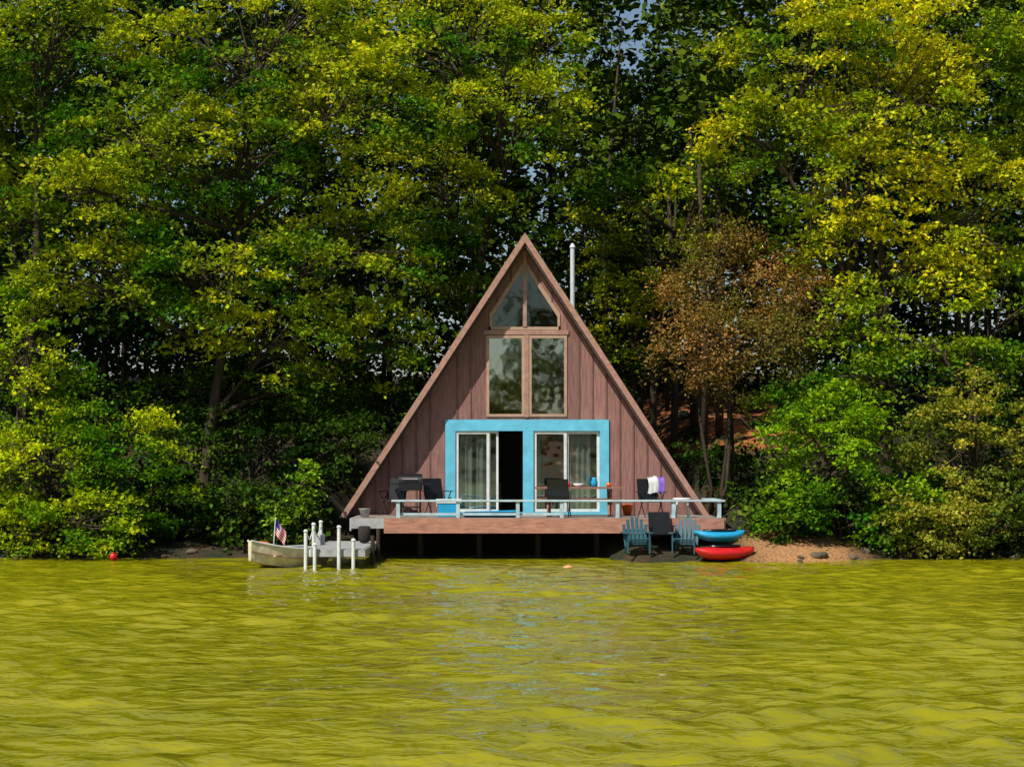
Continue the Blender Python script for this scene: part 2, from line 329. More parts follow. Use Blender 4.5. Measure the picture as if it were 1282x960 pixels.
tree("smoke_bush", (X(905, 4), 4.5), [(890, 375, 4, 75, 50), (935, 430, 3.5, 105, 60), (995, 400, 3.5, 75, 60), (900, 310, 4.5, 50, 35), (960, 340, 4.5, 60, 50), (880, 450, 4.5, 70, 40)], (0.17, 0.15, 0.03), (0.44, 0.225, 0.075), lsize=0.09, m=90, spray=.58, dens=1.0, trunk=0.06, stems=4, gap=0.06, flat=0.3)
tree("birch_tree", (X(1180, 2.5), 2.5), [(1170, 430, 2.5, 100, 55), (1060, 460, 2.5, 80, 50), (1250, 400, 3, 70, 80), (1000, 500, 4, 60, 45), (1080, 400, 3, 60, 45)], (0.07, 0.17, 0.008), (0.38, 0.45, 0.015), trunk=0.08, stems=2)
tree("shoreline_bush", (X(1050, 1.6), 1.6), [(1050, 570, 1.3, 95, 75), (990, 630, .9, 55, 50), (1110, 630, 1, 80, 55), (1040, 520, 1.5, 60, 40)], (0.045, 0.14, 0.006), (0.24, 0.38, 0.01), lsize=0.12, m=80, spray=0.55, dens=1.1, trunk=0.05, stems=4)
tree("shoreline_bush", (X(1215, 1.6), 1.6), [(1210, 560, 1.3, 90, 85), (1250, 650, 0.3, 90, 50), (1170, 655, 0.3, 70, 40), (1330, 600, 1.2, 80, 90)], (0.09, 0.14, 0.015), (0.4, 0.36, 0.04), lsize=0.11, m=80, spray=0.55, trunk=0.05, stems=4, gap=.04)
tree("shoreline_bush", (X(70, 1.8), 1.8), [(60, 580, 1, 110, 85), (30, 440, 1.5, 85, 80), (150, 560, 1.2, 80, 65), (190, 630, 0.9, 60, 55), (90, 655, 0.3, 120, 45), (-60, 600, 1.5, 80, 110), (20, 370, 2, 45, 40)], (0.07, 0.19, 0.006), (0.5, 0.54, 0.01), lsize=0.12, m=90, spray=0.62, dens=1.0, trunk=0.06, stems=4, gap=.05)
tree("sapling", (X(370, 1.6), 1.6), [(370, 605, 1.6, 32, 42), (355, 640, 1.4, 25, 20)], (0.08, 0.2, 0.01), (0.3, 0.46, 0.02), lsize=0.12, m=45, spray=0.38, dens=0.6, trunk=0.025)
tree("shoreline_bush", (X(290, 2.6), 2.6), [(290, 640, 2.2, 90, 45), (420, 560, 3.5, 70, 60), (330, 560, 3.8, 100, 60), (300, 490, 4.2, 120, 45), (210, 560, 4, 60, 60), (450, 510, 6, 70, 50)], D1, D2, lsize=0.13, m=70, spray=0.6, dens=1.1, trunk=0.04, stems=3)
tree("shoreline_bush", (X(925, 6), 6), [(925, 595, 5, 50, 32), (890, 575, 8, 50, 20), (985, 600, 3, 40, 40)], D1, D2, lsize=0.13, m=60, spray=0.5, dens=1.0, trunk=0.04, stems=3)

def canopy_top(x, y): return 24 + 2 * math.sin(x * .9) + 2 * math.sin(x * .37 + y * .2) - 6.6 * math.exp(-((x - 4.7) / 1.1) ** 2) * (1 if y < 60 else 0)
def forest():
    e = empty("background_forest"); mb = MB(); C = []; O = []; S = []; K = []
    for i in range(80):
        y = random.uniform(15, 36); x = random.uniform(-1, 1) * 0.36 * (y + 50); z0 = float(height(x, y)) - 0.2
        if x < 3 and y < 20: continue
        r = random.uniform(0.09, 0.18); h = min(random.uniform(14, 20), canopy_top(x, y) - z0 - 1.5)
        mb.tube([(x, y, z0), (x + random.uniform(-.3, .3), y, z0 + h * 0.5), (x + random.uniform(-.6, .6), y, z0 + h)], [r, r * 0.7, r * 0.2], "bark", 6)
    for x, y in ((X(815, 12), 12), (X(880, 11), 11), (X(868, 14), 14), (X(900, 13), 13), (X(842, 13), 13)):
        z0 = float(height(x, y)) - .2; mb.tube([(x, y, z0), (x + .1, y, z0 + 5), (x - .1, y, z0 + 10)], [.14, .11, .05], "bark", 7)
    for i in range(11500):
        deep = i % 5 < 3
        y = random.uniform(26, 44) if deep else random.uniform(14, 24); x = random.uniform(-1, 1) * 0.36 * (y + 50); z0 = float(height(x, y))
        top = canopy_top(x, y); lo = z0 + (0 if deep else 3.0)
        z = lo + (top - lo) * random.random()
        if not deep and z < z0 + 5 and x > 3: continue
        p = Vector((x, y, z))
        if noise.noise(p * 0.35) < (-0.45 if deep else -0.15): continue
        C.append(p); a = random.uniform(0, 6.28); O.append((math.cos(a), math.sin(a) - 0.4, random.uniform(-.5, .2))); S.append(random.uniform(0.9, 1.6))
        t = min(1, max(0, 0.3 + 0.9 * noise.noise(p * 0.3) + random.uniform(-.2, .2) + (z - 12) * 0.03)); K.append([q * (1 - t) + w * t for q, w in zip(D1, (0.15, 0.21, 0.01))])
    mb.obj("trunks", e, True)
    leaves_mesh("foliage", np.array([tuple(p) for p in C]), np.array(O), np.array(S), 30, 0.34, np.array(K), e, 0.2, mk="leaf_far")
forest()
def undergrowth():
    C = []; O = []; S = []; K = []
    for i in range(3800):
        y = random.uniform(1.2, 24) if i % 3 else random.uniform(.9, 4); x = random.uniform(-1, 1) * 0.34 * (y + 50)
        if -5.2 < x < 5.9 and y < 13: continue
        if 4 < x < 9.3 and y > 10 and random.random() < .9: continue
        if 4 < x < 8.5 and y < .9: continue
        hh = float(height(x, y)); p = Vector((x, y, hh + random.random() ** 1.5 * (1.3 if y < 5 else 2.0) * (.5 if 4 < x < 9 else 1) + .1))
        if noise.noise(p * .5) < -.25: continue
        C.append(tuple(p)); a = random.uniform(0, 6.28); O.append((math.cos(a), math.sin(a), random.uniform(-.1, .5))); S.append(random.uniform(.4, .8))
        t = random.random() ** 2; K.append([q * (1 - t) + w * t for q, w in zip((0.02, 0.045, 0.007), (0.1, 0.16, 0.012))])
    e = empty("undergrowth"); leaves_mesh("leaves", np.array(C), np.array(O), np.array(S), 34, .16, np.array(K), e, .25, mk="leaf_far")
undergrowth()
def far_shore():
    e = empty("distant_treeline"); n = 3200; x = rng.uniform(-260, 260, n); y = rng.uniform(-320, -262, n)
    z = 2 + rng.random(n) * (20 + 6 * np.sin(x * 0.06) + 6 * np.sin(x * 0.33) + 4 * np.sin(x * .9))
    K = np.array(D1) + rng.random((n, 1)) * (np.array(G2) * 0.6 - np.array(D1))
    leaves_mesh("foliage", np.stack([x, y, z], 1), np.stack([rng.normal(0, 1, n), rng.normal(0.5, 1, n), rng.normal(0, .2, n)], 1), np.full(n, 3.5), 22, 1.5, K, e, 0.3, mk="leaf_far")
far_shore()
print("LEAVES", LEAFCOUNT)

# ------------------------------------------------------------------ A-frame cabin
AX, AZ, SL = 0.34, 8.42, 0.65; FL = 1.04
cab = empty("a_frame_cabin")
hw = lambda z, off=0: (AZ - z) * SL - off
zl = lambda x, off=0: AZ - (abs(x - AX) + off) / SL
mb = MB()
for sgn in (-1, 1):
    zb = 0.95; t = 0.2
    P = [(AX, AZ), (AX + sgn * hw(zb), zb), (AX + sgn * (hw(zb) - t), zb), (AX, AZ - t / SL)]
    if sgn > 0: P = P[::-1]
    mb.prism(P, 2.45, 12.5, "roof")
mb.obj("roof", cab)
mb = MB()
for sgn in (-1, 1):
    zb = 0.98; t = 0.14; o = 0.03
    P = [(AX + sgn * 0.002, AZ + o / SL), (AX + sgn * (hw(zb) + o), zb), (AX + sgn * (hw(zb) - t), zb), (AX + sgn * 0.002, AZ - t / SL)]
    if sgn > 0: P = P[::-1]
    mb.prism(P, 2.38, 2.44, "fascia")
mb.obj("barge_boards", cab)
YW = 3.0; wl = MB(); bt = MB()
op = [(-1.78, 2.58, FL, 3.56, None), (-0.68, 1.46, 3.62, 5.80, None), (-0.62, 1.30, 5.94, None, 0.42)]
edges = sorted(set([round(AX + i * 0.36, 3) for i in range(-13, 14)] + [o[0] for o in op] + [o[1] for o in op]))
for x0, x1 in zip(edges[:-1], edges[1:]):
    if x1 - x0 < 0.01: continue
    xm = (x0 + x1) / 2; inner = 0.2
    t0, t1 = zl(x0, inner), zl(x1, inner)
    if min(t0, t1) < FL:
        continue
    bot = [FL, FL]; segs = []
    for o in op:
        if o[0] - 1e-4 <= xm <= o[1] + 1e-4:
            if bot[0] < o[2] - 0.001: segs.append((bot[0], bot[1], o[2], o[2]))
            bot = [o[3], o[3]] if o[3] else [zl(x0, o[4]), zl(x1, o[4])]
    segs.append((bot[0], bot[1], t0, t1))
    for b0, b1, c0, c1 in segs: wl.prism([(x0, b0), (x1, b1), (x1, c1), (x0, c0)], YW, YW + 0.12, "siding")
    if abs((x0 - AX) / 0.36 - round((x0 - AX) / 0.36)) < 0.01:
        for i, (b0, b1, c0, c1) in enumerate(segs):
            if c0 - b0 > 0.2 and not any(abs(x0 - o[0]) < .08 or abs(x0 - o[1]) < .08 for o in op):
                bt.box((x0 - 0.022, YW - 0.022, b0 + 0.002), (x0 + 0.022, YW - 0.002, c0 - 0.04), "batten")
for sgn in (-1, 1):
    x = AX + sgn * hw(FL, 0.2); xi = AX + sgn * 0.36 * int((hw(FL, 0.2)) / 0.36)
    P = [(xi, FL), (x, FL), (xi, zl(xi, 0.2))]
    wl.prism(P if sgn > 0 else P[::-1], YW, YW + 0.12, "siding")
wl.obj("front_wall", cab); bt.obj("siding_battens", cab)
mb = MB(); mb.prism([(AX - hw(0.98, .22), 0.98), (AX + hw(0.98, .22), 0.98), (AX, AZ - .33)], 12.1, 12.2, "siding"); mb.obj("rear_wall", cab)
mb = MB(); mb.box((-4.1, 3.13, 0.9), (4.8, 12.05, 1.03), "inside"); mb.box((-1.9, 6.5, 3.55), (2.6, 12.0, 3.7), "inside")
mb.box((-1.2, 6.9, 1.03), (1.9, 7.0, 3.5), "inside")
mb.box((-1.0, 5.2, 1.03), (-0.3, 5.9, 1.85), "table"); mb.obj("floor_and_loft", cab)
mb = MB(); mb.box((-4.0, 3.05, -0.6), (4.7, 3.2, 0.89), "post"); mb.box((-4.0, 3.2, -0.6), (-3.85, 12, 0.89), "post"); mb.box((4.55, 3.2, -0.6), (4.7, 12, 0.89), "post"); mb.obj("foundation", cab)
mb = MB(); gl = MB()
def frame(mb, x0, x1, z0, z1, w, y0, y1, k):
    mb.box((x0, y0, z0), (x1, y1, z0 + w), k); mb.box((x0, y0, z1 - w), (x1, y1, z1), k)
    mb.box((x0, y0, z0 + w), (x0 + w, y1, z1 - w), k); mb.box((x1 - w, y0, z0 + w), (x1, y1, z1 - w), k)
for x0, x1 in ((-0.68, 0.335), (0.445, 1.46)):
    frame(mb, x0, x1, 3.63, 5.79, 0.075, YW - 0.03, YW + 0.07, "tan")
    gl.add([(x0 + .07, YW + .03, 3.7), (x1 - .07, YW + .03, 3.7), (x1 - .07, YW + .03, 5.73), (x0 + .07, YW + .03, 5.73)], [(0, 1, 2, 3)], "glass")
mb.box((0.337, YW - 0.05, 3.62), (0.443, YW + 0.08, 5.8), "fascia")
mb.box((-0.74, YW - 0.045, 5.81), (1.5, YW + 0.06, 5.93), "fascia")
mb.box((-0.56, YW - 0.02, 5.94), (1.24, YW + 0.08, 6.02), "tan")
mb.box((0.29, YW - 0.05, 6.025), (0.39, YW + 0.1, AZ - 0.36), "fascia")
for sgn in (-1, 1):
    xo = AX + sgn * 0.94; xi = AX + sgn * 0.055; a = 0.42; w = 0.1
    P = [(xo, 6.03), (xo, zl(xo, a - .02)), (xi, zl(xi, a - .02)), (xi, zl(xi, a + w)), (xo - sgn * .07, zl(xo - sgn * .07, a + w)), (xo - sgn * .07, 6.03)]
    q = P if sgn > 0 else P[::-1]; mb.prism(q[::-1], YW - 0.02, YW + 0.07, "tan")
    G = [(xo - sgn * .03, YW + .03, 6.0), (xi - sgn * .02, YW + .03, 6.0), (xi - sgn * .02, YW + .03, zl(xi, a + .04)), (xo - sgn * .03, YW + .03, zl(xo - sgn * .03, a + .04))]
    gl.add(G, [(0, 1, 2, 3)], "glass2")
mb.obj("window_frames", cab)
mb = MB(); y0, y1 = YW - 0.05, YW + 0.1; zt = 3.555
mb.box((-1.77, y0, zt - .3), (2.57, y1, zt), "blue"); mb.box((-1.77, y0, FL + .002), (-1.5, y1, zt - .302), "blue"); mb.box((2.33, y0, FL + .002), (2.57, y1, zt - .302), "blue")
mb.box((0.29, y0 - .01, FL + .002), (0.57, y1, zt - .302), "blue"); mb.box((-1.5, y0, FL + .002), (0.29, y1, FL + .07), "blue"); mb.box((0.57, y0, FL + .002), (2.33, y1, FL + .07), "blue")
mb.obj("blue_door_surround", cab)
mb = MB()
for x0, x1, yy in ((-1.495, -0.60, .0), (-0.63, -0.36, .06), (0.575, 1.45, .0), (1.43, 2.325, .06)):
    w = 0.075 if x1 - x0 > .4 else 0.06
    frame(mb, x0, x1, FL + .075, zt - .305, w, YW + yy - .01, YW + yy + .04, "white")
    gl.add([(x0 + w, YW + yy + .015, FL + .14), (x1 - w, YW + yy + .015, FL + .14), (x1 - w, YW + yy + .015, zt - .37), (x0 + w, YW + yy + .015, zt - .37)], [(0, 1, 2, 3)], "glass")
mb.obj("sliding_door_frames", cab); gl.obj("window_glass", cab)
mb = MB()
def curtain(x0, x1, z0, z1, y, am=0.04):
    n = int((x1 - x0) / 0.025); vs = []
    for i in range(n + 1):
        x = x0 + (x1 - x0) * i / n; yy = y + am * math.sin(x * 42) + 0.02 * math.sin(x * 17)
        vs += [(x, yy, z0), (x, yy, z1)]
    mb.add(vs, [(2 * i, 2 * i + 2, 2 * i + 3, 2 * i + 1) for i in range(n)], "curtain")
curtain(-1.5, -1.05, 1.1, 3.3, 3.25); curtain(-0.95, -0.7, 1.1, 3.3, 3.25); curtain(1.55, 2.1, 1.1, 3.3, 3.28); curtain(0.6, .75, 1.1, 3.3, 3.28)
mb.obj("curtains", cab, True)
mb = MB(); fx, fz = X(717, 6), W(717, 305, 6).z
mb.tube([(fx, 6, 5.2), (fx, 6, fz - .12)], [0.065, 0.065], "metal", 12); mb.tube([(fx, 6, fz - .12), (fx, 6, fz - .1), (fx, 6, fz)], [0.085, 0.085, 0.04], "metal", 12); mb.obj("flue_pipe", cab)

# ------------------------------------------------------------------ deck
dk = empty("wooden_deck"); mb = MB()
for i in range(20): mb.box((-4.02, 0.02 + i * 0.148, 1.0), (5.3, 0.02 + i * 0.148 + 0.14, 1.035 + 0.002 * (i % 3)), "deck")
mb.obj("boards", dk)
mb = MB(); mb.box((-3.2, -0.03, 0.66), (5.3, 0.018, 1.03), "deckf"); mb.box((-4.02, -0.02, 0.78), (-3.203, 0.018, 1.03), "gray")
mb.box((-4.06, 0.02, 0.72), (-4.022, 3, 1.03), "gray"); mb.box((5.302, 0.02, 0.72), (5.34, 3, 1.03), "deckf")
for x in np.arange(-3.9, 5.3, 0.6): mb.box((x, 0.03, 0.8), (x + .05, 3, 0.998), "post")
mb.obj("fascia_and_joists", dk)
mb = MB()
for x in (-3.9, -2.4, -0.9, .6, 2.1, 3.6, 5.1):
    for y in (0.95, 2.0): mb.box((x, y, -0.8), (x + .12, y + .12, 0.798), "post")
mb.obj("support_posts", dk)
bn = empty("deck_bench"); mb = MB()
mb.box((-3.02, 0.05, 1.44), (5.34, 0.2, 1.49), "bench"); mb.box((-3.02, 0.215, 1.44), (5.34, 0.36, 1.487), "bench"); mb.box((4.98, 0.375, 1.44), (5.32, 2.6, 1.485), "bench")
mb.obj("seat_boards", bn, bevel=0.008)
mb = MB()
for x in (-2.9, -1.4, .1, 1.2, 2.6, 4.0, 5.15):
    mb.box((x, 0.09, 1.04), (x + .09, 0.14, 1.438), "bench"); mb.box((x, 0.27, 1.04), (x + .09, 0.32, 1.438), "bench"); mb.box((x + .002, 0.143, 1.3), (x + .088, 0.267, 1.4), "bench")
mb.box((-2.8, 0.19, 1.1), (1.2, 0.21, 1.16), "bench")
mb.obj("legs", bn)

# ------------------------------------------------------------------ deck furniture
def picnic(name, x0, x1, y, z):
    e = empty(name); mb = MB()
    for i in range(5): mb.box((x0, y + i * .15, z + .7), (x1, y + i * .15 + .14, z + .745), "table")
    for k in (-.45, .95):
        for i in range(2): mb.box((x0 + .05, y + k + i * .13, z + .4), (x1 - .05, y + k + i * .13 + .12, z + .44), "table")
    for x in (x0 + .3, x1 - .4):
        for s in (-1, 1):
            T = TR(x, y + .37, z + .35, 0, s * 0.6); mb.box((0, -.04, -.41), (.05, .04, .41), "table", T)
            x += .06
        mb.box((x, y - .45, z + .3), (x + .05, y + 1.2, z + .38), "table")
    mb.obj("table_frame", e); return e
picnic("picnic_table", X(670, 1.5), X(780, 1.5), 1.3, 1.045)
def chair(name, x, y, z, k, rz, scale=1.0):
    e = empty(name); mb = MB(); T = TR(x, y, z, rz) @ Matrix.Scale(scale, 4)
    for s in (-1, 1):
        mb.box((s * .3 - .02, -.38, 0), (s * .3 + .02, -.28, .55), k, T); mb.box((s * .34 - .07, -.42, .55), (s * .34 + .07, .38, .58), k, T)
        mb.add([(s * .27, -.38, .34), (s * .27, .5, 0), (s * .27, .5, .1), (s * .27, -.38, .42), (s * .27 + .03, -.38, .34), (s * .27 + .03, .5, 0), (s * .27 + .03, .5, .1), (s * .27 + .03, -.38, .42)],
               [(0, 1, 2, 3), (7, 6, 5, 4), (0, 4, 5, 1), (1, 5, 6, 2), (2, 6, 7, 3), (3, 7, 4, 0)], k, T)
    for i in range(5): yy = -.38 + i * .12; mb.box((-.29, yy, .4 - i * .045), (.29, yy + .1, .425 - i * .045), k, T)
    for i in range(6):
        h = .86 - .018 * (i - 2.5) ** 2 * 2; Tb = T @ TR(-.26 + i * .104, .16, .18, 0, -0.3, 0.03 * (i - 2.5)); mb.box((-.045, 0, 0), (.045, .022, h), k, Tb)
    Tb = T @ TR(0, .16, .18, 0, -0.3); mb.box((-.3, .024, .42), (.3, .05, .5), k, Tb); mb.box((-.3, .024, .1), (.3, .05, .17), k, Tb)
    mb.obj("chair_frame", e, bevel=.006); return e
hz = lambda x, y: float(height(x, y))
for cx, ry in ((797, .1), (858, -.25)):
    x = X(cx, -.8); chair("adirondack_chair", x, -.75, max(0.02, hz(x, -.75)) + .02, "teal", ry, .9)
def folding(name, x, y, z, rz, k="black"):
    e = empty(name); mb = MB(); T = TR(x, y, z, rz)
    for s in (-1, 1):
        mb.tube([(s * .26, -.25, 0), (s * .26, .25, .62)], [.014] * 2, k, 6, T); mb.tube([(s * .26, .25, 0), (s * .26, -.25, .62), ], [.014] * 2, k, 6, T)
        mb.tube([(s * .26, .2, .38), (s * .26, .34, .95)], [.014] * 2, k, 6, T); mb.box((s * .29 - .03, -.28, .62), (s * .29 + .03, .28, .64), k, T)
    vs = []; n = 6
    for i in range(n + 1):
        t = i / n; vs += [(-.25, -.24 + t * .46, .42 - .06 * math.sin(t * 3.14)), (.25, -.24 + t * .46, .42 - .06 * math.sin(t * 3.14))]
    for i in range(1, n + 1): t = i / n; vs += [(-.25, .22 + t * .13, .42 + t * .54), (.25, .22 + t * .13, .42 + t * .54)]
    mb.add(vs, [(2 * i, 2 * i + 1, 2 * i + 3, 2 * i + 2) for i in range(2 * n)], k, T)
    mb.obj("frame_and_sling", e); return e
folding("camp_chair", X(815, 1), 1.0, 1.045, .3); folding("camp_chair", X(492, 2.1), 2.1, 1.045, -.4); folding("camp_chair", X(548, 2.2), 2.2, 1.045, .5); folding("camp_chair", X(700, .8), .75, 1.045, 3.0)
cx_ = X(828, -.6); folding("camp_chair", cx_, -.45, max(.03, hz(cx_, -.45)) + .01, .1)
e = empty("beach_towel"); mb = MB(); tx, ty, tz = X(821, 1.2), 1.28, 1.045
n = 10; vs = []
for i in range(n + 1):
    for j in range(n + 1):
        u = i / n - .5; v = j / n; d = -.045 if v < .5 else .06
        vs.append((tx + u * .42 + .03 * math.sin(v * 7), ty + d + .02 * math.sin(u * 25), tz + 1.02 - abs(v - .5) * .85 + .02 * math.cos(u * 9)))
fs = [(i * (n + 1) + j, (i + 1) * (n + 1) + j, (i + 1) * (n + 1) + j + 1, i * (n + 1) + j + 1) for i in range(n) for j in range(n)]
mb.add(vs, [f for f in fs if (f[0] // (n + 1)) < 6], "white"); mb.add(vs, [f for f in fs if (f[0] // (n + 1)) >= 6], "purple"); mb.obj("cloth", e, True)
e = empty("barbecue_grill"); mb = MB(); gx, gy, gz = X(514, 2), 2.1, 1.045
for sx in (-.25, .25):
    for sy in (-.18, .18): mb.tube([(gx + sx, gy + sy, gz), (gx + sx, gy + sy, gz + .65)], [.018] * 2, "black", 6)
mb.box((gx - .3, gy - .22, gz + .65), (gx + .3, gy + .22, gz + .85), "black"); mb.box((gx - .52, gy - .18, gz + .8), (gx - .31, gy + .18, gz + .83), "black"); mb.box((gx + .31, gy - .18, gz + .8), (gx + .52, gy + .18, gz + .83), "black")
mb.box((gx - .27, gy - .2, gz + .2), (gx + .27, gy + .2, gz + .23), "black")
a = [(.23 * math.cos(t), .23 * math.sin(t)) for t in np.linspace(0, math.pi, 10)]
vs = [(gx + s, gy + c, gz + .853 + d) for s in (-.3, .3) for c, d in a]
mb.add(vs, [(i, i + 1, i + 11, i + 10) for i in range(9)] + [tuple(range(10)), tuple(range(10, 20))[::-1]], "black")
mb.tube([(gx - .2, gy - .27, gz + .95), (gx + .2, gy - .27, gz + .95)], [.012] * 2, "gray", 8)
for sx in (-.25, .25): mb.tube([(gx + sx - .02, gy + .2, gz + .07), (gx + sx + .02, gy + .2, gz + .07)], [.07] * 2, "black", 12)
mb.obj("body", e)
e = empty("plastic_stool"); mb = MB(); sx, sy = X(856, .0), 0.6
mb.tube([(sx, sy, 1.5), (sx, sy, 1.53)], [.24, .22], "white", 20)
for a in range(4):
    t = a * 1.571 + .785; mb.tube([(sx + .17 * math.cos(t), sy + .17 * math.sin(t), 1.5), (sx + .24 * math.cos(t), sy + .24 * math.sin(t), 1.045)], [.03, .022], "white", 8)
mb.obj("seat_and_legs", e)
def lathe_obj(name, prof, k, x, y, z, rz=0, rx=0, n=16):
    mb = MB(); mb.lathe(prof, k, n, TR(x, y, z, rz, rx)); return mb.obj(name, None, True)
tt = 1.045 + .747
lathe_obj("blue_pitcher", [(0, 0), (.08, 0), (.09, .12), (.06, .2), (.07, .24), (0, .235)], "azure", X(744, 1.5), 1.55, tt)
lathe_obj("red_cup", [(0, 0), (.035, 0), (.045, .12), (.04, .12), (0, .02)], "red", X(712, 1.5), 1.5, tt)
lathe_obj("orange_cup", [(0, 0), (.05, 0), (.07, .1), (.06, .1), (0, .02)], "orange", X(762, 1.5), 1.6, tt)
lathe_obj("serving_bowl", [(0, 0), (.09, 0), (.16, .09), (.15, .09), (0, .03)], "white", X(725, 1.5), 1.7, tt)
lathe_obj("terracotta_pot", [(0, 0), (.1, 0), (.15, .24), (.17, .25), (.17, .28), (.13, .28), (0, .22)], "orange", X(786, 2.2), 2.5, 1.045 + 0.0)
lathe_obj("flower_pot", [(0, 0), (.1, 0), (.14, .2), (.16, .22), (.12, .22), (0, .18)], "gray", X(457, .5), .5, 1.045)
e = empty("cooler"); mb = MB(); cx = X(562, 1.2)
mb.box((cx - .28, 1.1, 1.045), (cx + .28, 1.45, 1.38), "azure"); mb.box((cx - .3, 1.08, 1.383), (cx + .3, 1.47, 1.44), "white"); mb.tube([(cx - .31, 1.27, 1.3), (cx - .33, 1.27, 1.48), (cx + .33, 1.27, 1.48), (cx + .31, 1.27, 1.3)], [.012] * 4, "white", 6); mb.obj("box_and_lid", e, bevel=.02)
e = empty("pool_float"); mb = MB(); xa, xb = X(580, .5), X(650, .5)
for i in range(3): mb.tube([(xa, .5 + i * .13, 1.11), (xa + .05, .5 + i * .13, 1.11), (xb - .05, .5 + i * .13, 1.11 + .02 * i), (xb, .5 + i * .13, 1.11)], [.03, .07, .07, .03], "azure", 12)
mb.obj("tubes", e, True)

# ------------------------------------------------------------------ watercraft
def kayak(name, x, y, z, rz, k, L=2.7, wd=.7, ht=.34, roll=0, tilt=0):
    e = empty(name); mb = MB(); T = TR(x, y, z, rz, roll, tilt); n = 18; ns = 14; vs = []
    for i in range(n + 1):
        t = i / n * 2 - 1; w = wd / 2 * max(.02, (1 - abs(t) ** 2.3)) ** .7; rise = .14 * abs(t) ** 3; h = ht * (.75 + .25 * (1 - t * t))
        for j in range(ns):
            a = 2 * math.pi * j / ns; ca, sa = math.cos(a), math.sin(a)
            vs.append((t * L / 2, w * ca, rise + h * .45 + (h * .45 * sa if sa < 0 else h * .35 * sa * (1 - .3 * abs(ca))) * (.35 + .65 * (1 - t ** 4))))
    fs = [(i * ns + j, (i + 1) * ns + j, (i + 1) * ns + (j + 1) % ns, i * ns + (j + 1) % ns) for i in range(n) for j in range(ns)] + [tuple(range(ns)), tuple(n * ns + j for j in range(ns))[::-1]]
    mb.add(vs, fs, k, T); mb.obj("hull", e, True)
    mb = MB(); R = [(.42 * math.cos(a), .2 * math.sin(a), ht * .8 + .0) for a in np.linspace(0, 6.283, 25)]
    mb.tube(R, [.025] * 25, "black", 6, T); mb.add([(r[0], r[1], ht * .79) for r in R[:-1]], [tuple(range(24))], "black", T); mb.obj("cockpit", e); return e
kx = X(906, -1.0)
kayak("red_kayak", kx, -1.15, max(.03, hz(kx, -1.15)) - .04, .5, "red", 1.7, .9, .44)
kayak("blue_kayak", kx - .1, -.9, max(.03, hz(kx, -1)) + .33, .35, "azure", 1.35, .75, .36)
def rowboat():
    e = empty("fishing_boat"); mb = MB(); T = TR(X(356, -3), -2.9, -.08, 1.0 + math.pi); L, wd = 2.5, 1.0; n = 14
    for inn, off in ((0, 0), (1, .03)):
        vs = []
        for i in range(n + 1):
            t = i / n; w = (wd / 2 - off) * (.82 + .18 * math.sin(t * 3.14)) * (1 - max(0, t - .45) ** 2 * 3.1); w = max(.05, w); rise = .3 * max(0, t - .5) ** 1.5 * 2
            pr = [(1, .5), (.92, .27), (.66, .05 * (1 + inn)), (0, .03 * (1 + inn)), (-.66, .05 * (1 + inn)), (-.92, .27), (-1, .5)]
            for a, h in pr: vs.append((t * L - L / 2 - off * inn * (t - .5), a * w, h + rise))
        m_ = 7; fs = [(i * m_ + j, (i + 1) * m_ + j, (i + 1) * m_ + j + 1, i * m_ + j + 1) for i in range(n) for j in range(m_ - 1)] + [tuple(range(m_)), tuple(n * m_ + j for j in range(m_))[::-1]]
        mb.add(vs, fs, "cream" if inn == 0 else "gray", T)
        if inn == 0:
            for s in (0, 6): mb.tube([vs[i * m_ + s] for i in range(n + 1)], [.025] * (n + 1), "white", 6, T)
            mb.tube([Vector(vs[i * m_ + 1]) * 1.0 + Vector((0, .01, 0)) for i in range(n + 1)], [.018] * (n + 1), "tan", 5, T)
    for t in (-.8, .05, .65): mb.box((t - .11, -.38, .33), (t + .11, .38, .37), "tan", T)
    mb.obj("hull_and_thwarts", e)
    mb = MB(); mb.box((-1.42, -.11, .4), (-1.22, .11, .78), "gray", T); mb.tube([(-1.32, 0, .45), (-1.32, 0, -.2)], [.05, .04], "gray", 8, T); mb.obj("outboard_motor", e, bevel=.03)
    mb = MB(); mb.box((.7, -.18, .37), (.95, .18, .68), "orange", T); mb.obj("life_vest", e, bevel=.07)
rowboat()
e = empty("national_flag"); mb = MB(); fx = X(343, -3); fy = -3.1
mb.tube([(fx, fy, .2), (fx + .06, fy, 1.15)], [.014] * 2, "white", 6)
nx_, nz_ = 10, 13; vs = []
for i in range(nx_ + 1):
    for j in range(nz_ + 1):
        u = i / nx_; v = j / nz_; vs.append((fx + .05 + u * .24 + .02 * math.sin(v * 5), fy + .04 * math.sin(u * 9 + v), 1.13 - v * .36 - u * .3))
for i in range(nx_):
    for j in range(nz_):
        k = "navy" if i < 4 and j < 7 else ("red" if j % 2 == 0 else "white"); a = i * (nz_ + 1) + j
        mb.add([vs[a], vs[a + nz_ + 1], vs[a + nz_ + 2], vs[a + 1]], [(0, 1, 2, 3)], k)
mb.obj("pole_and_cloth", e)
e = empty("boat_dock"); mb = MB()
for i in range(28): mb.box((-4.6, -4.2 + i * .158, .42), (-3.4, -4.2 + i * .158 + .145, .455 + .003 * (i % 2)), "gray")
mb.box((-4.64, -4.25, .28), (-4.602, .2, .44), "white"); mb.box((-3.398, -4.25, .28), (-3.36, .2, .44), "gray"); mb.box((-4.6, -4.25, .28), (-3.4, -4.203, .44), "gray")
mb.obj("planks", e)
mb = MB()
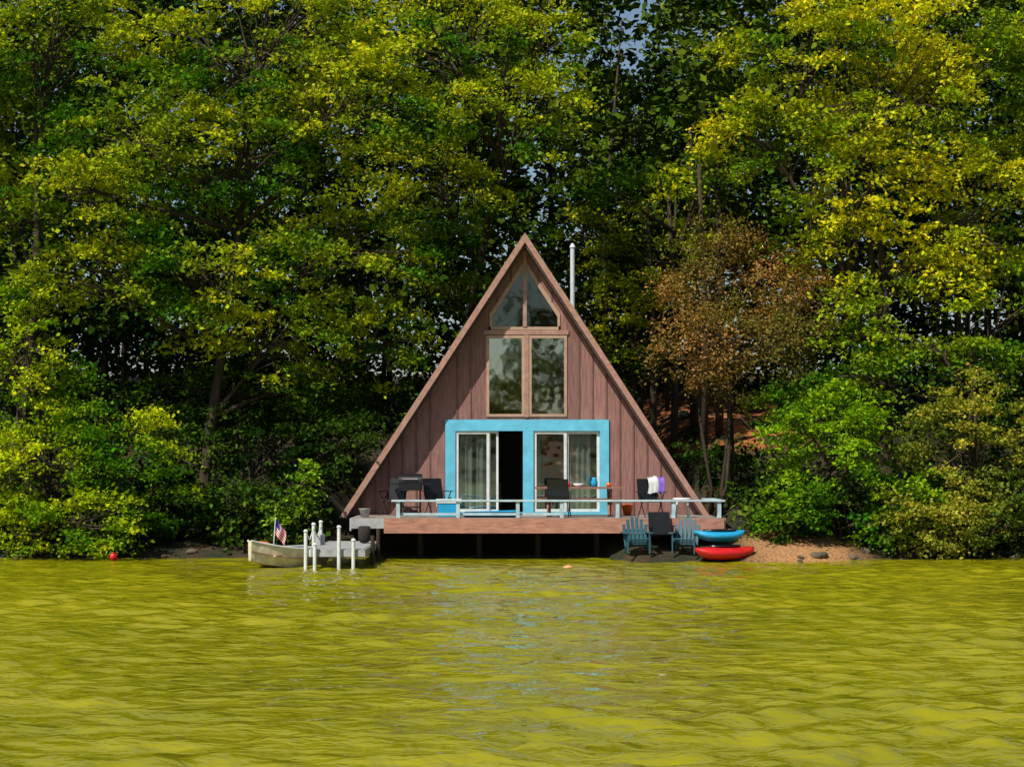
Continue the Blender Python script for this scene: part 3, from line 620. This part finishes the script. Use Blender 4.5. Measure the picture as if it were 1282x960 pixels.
for x, y, h in ((-4.72, -4.2, .85), (-4.5, -4.32, .55), (-4.72, -2.4, .95), (-4.72, -.6, .95), (-3.95, -4.32, .95), (-3.62, -4.32, .65)):
    mb.tube([(x, y, -.9), (x, y, h), (x, y, h + .01), (x, y, h + .05)], [.042, .042, .06, .03], "white", 10)
for x, y, h in ((-3.3, -2.6, .7), (-3.3, -.6, .8)): mb.tube([(x, y, -.9), (x, y, h)], [.05, .05], "bark", 10)
for p, q in (((-4.72, -4.2, .85), (-4.72, -2.4, .88)), ((-4.72, -2.4, .88), (-4.72, -.6, .86))):
    mb.tube([p, (p[0], (p[1] + q[1]) / 2, .62), q], [.014] * 3, "white", 6)
mb.obj("posts_and_rope", e)
mb = MB(); mb.lathe([(0, 0), (.1, .02), (.15, .1), (.15, .4), (.1, .42), (0, .4)], "post", 14, TR(-3.6, -1.2, .46)); mb.obj("trash_bucket", None, True)
def ball(name, k, x, y, z, r, sx=1):
    mb = MB(); pr = [(r * math.sin(t), -r * math.cos(t)) for t in np.linspace(0.01, 3.13, 10)]
    mb.lathe(pr, k, 14, TR(x, y, z) @ Matrix.Diagonal((sx, 1, 1, 1))); mb.tube([(x, y, z + r * .9), (x, y, z + r * 1.25)], [r * .15] * 2, k, 6); mb.obj(name, None, True)
ball("marker_buoy", "red", X(143, -.6), -.6, .1, .1, 1); ball("marker_buoy", "skin", X(711, -3.7), -3.7, .0, .06, 2.0)
mb = MB()
for i in range(70):
    x = random.uniform(-22, 22)
    if -4 < x < 6.5: continue
    y = float(shore(np.array(x))) + random.uniform(-.3, .5); r = random.uniform(.05, .14); s = len(mb.v)
    T = TR(x, y, float(height(x, y)) + r * .1, random.random() * 6) @ Matrix.Diagonal((1.4, 1, .6, 1))
    prof = [(r * math.sin(t), -r * math.cos(t)) for t in np.linspace(0.05, 3.09, 6)]; mb.lathe(prof, "rock", 7, T)
    for q in range(s, len(mb.v)): v = Vector(mb.v[q]); d = noise.noise_vector(v * 4) * r * .45; mb.v[q] = tuple(v + d)
mb.obj("shore_rocks")

# ------------------------------------------------------------------ light
EL = math.radians(50); AZM = math.radians(218)
S_ = Vector((math.sin(AZM) * math.cos(EL), math.cos(AZM) * math.cos(EL), math.sin(EL)))
w = bpy.data.worlds.new("World"); scene.world = w; w.use_nodes = True; nt = w.node_tree
sk = nt.nodes.new("ShaderNodeTexSky"); sk.sky_type = 'NISHITA'; sk.sun_disc = False; sk.sun_elevation = EL; sk.sun_rotation = AZM
nt.links.new(sk.outputs[0], nt.nodes["Background"].inputs[0]); nt.nodes["Background"].inputs[1].default_value = 0.085
sl = bpy.data.lights.new("sun", 'SUN'); sl.energy = 5.0; sl.angle = math.radians(0.5); sl.color = (1, 0.95, 0.84)
so = bpy.data.objects.new("sun", sl); scene.collection.objects.link(so); so.rotation_euler = S_.to_track_quat('Z', 'Y').to_euler()
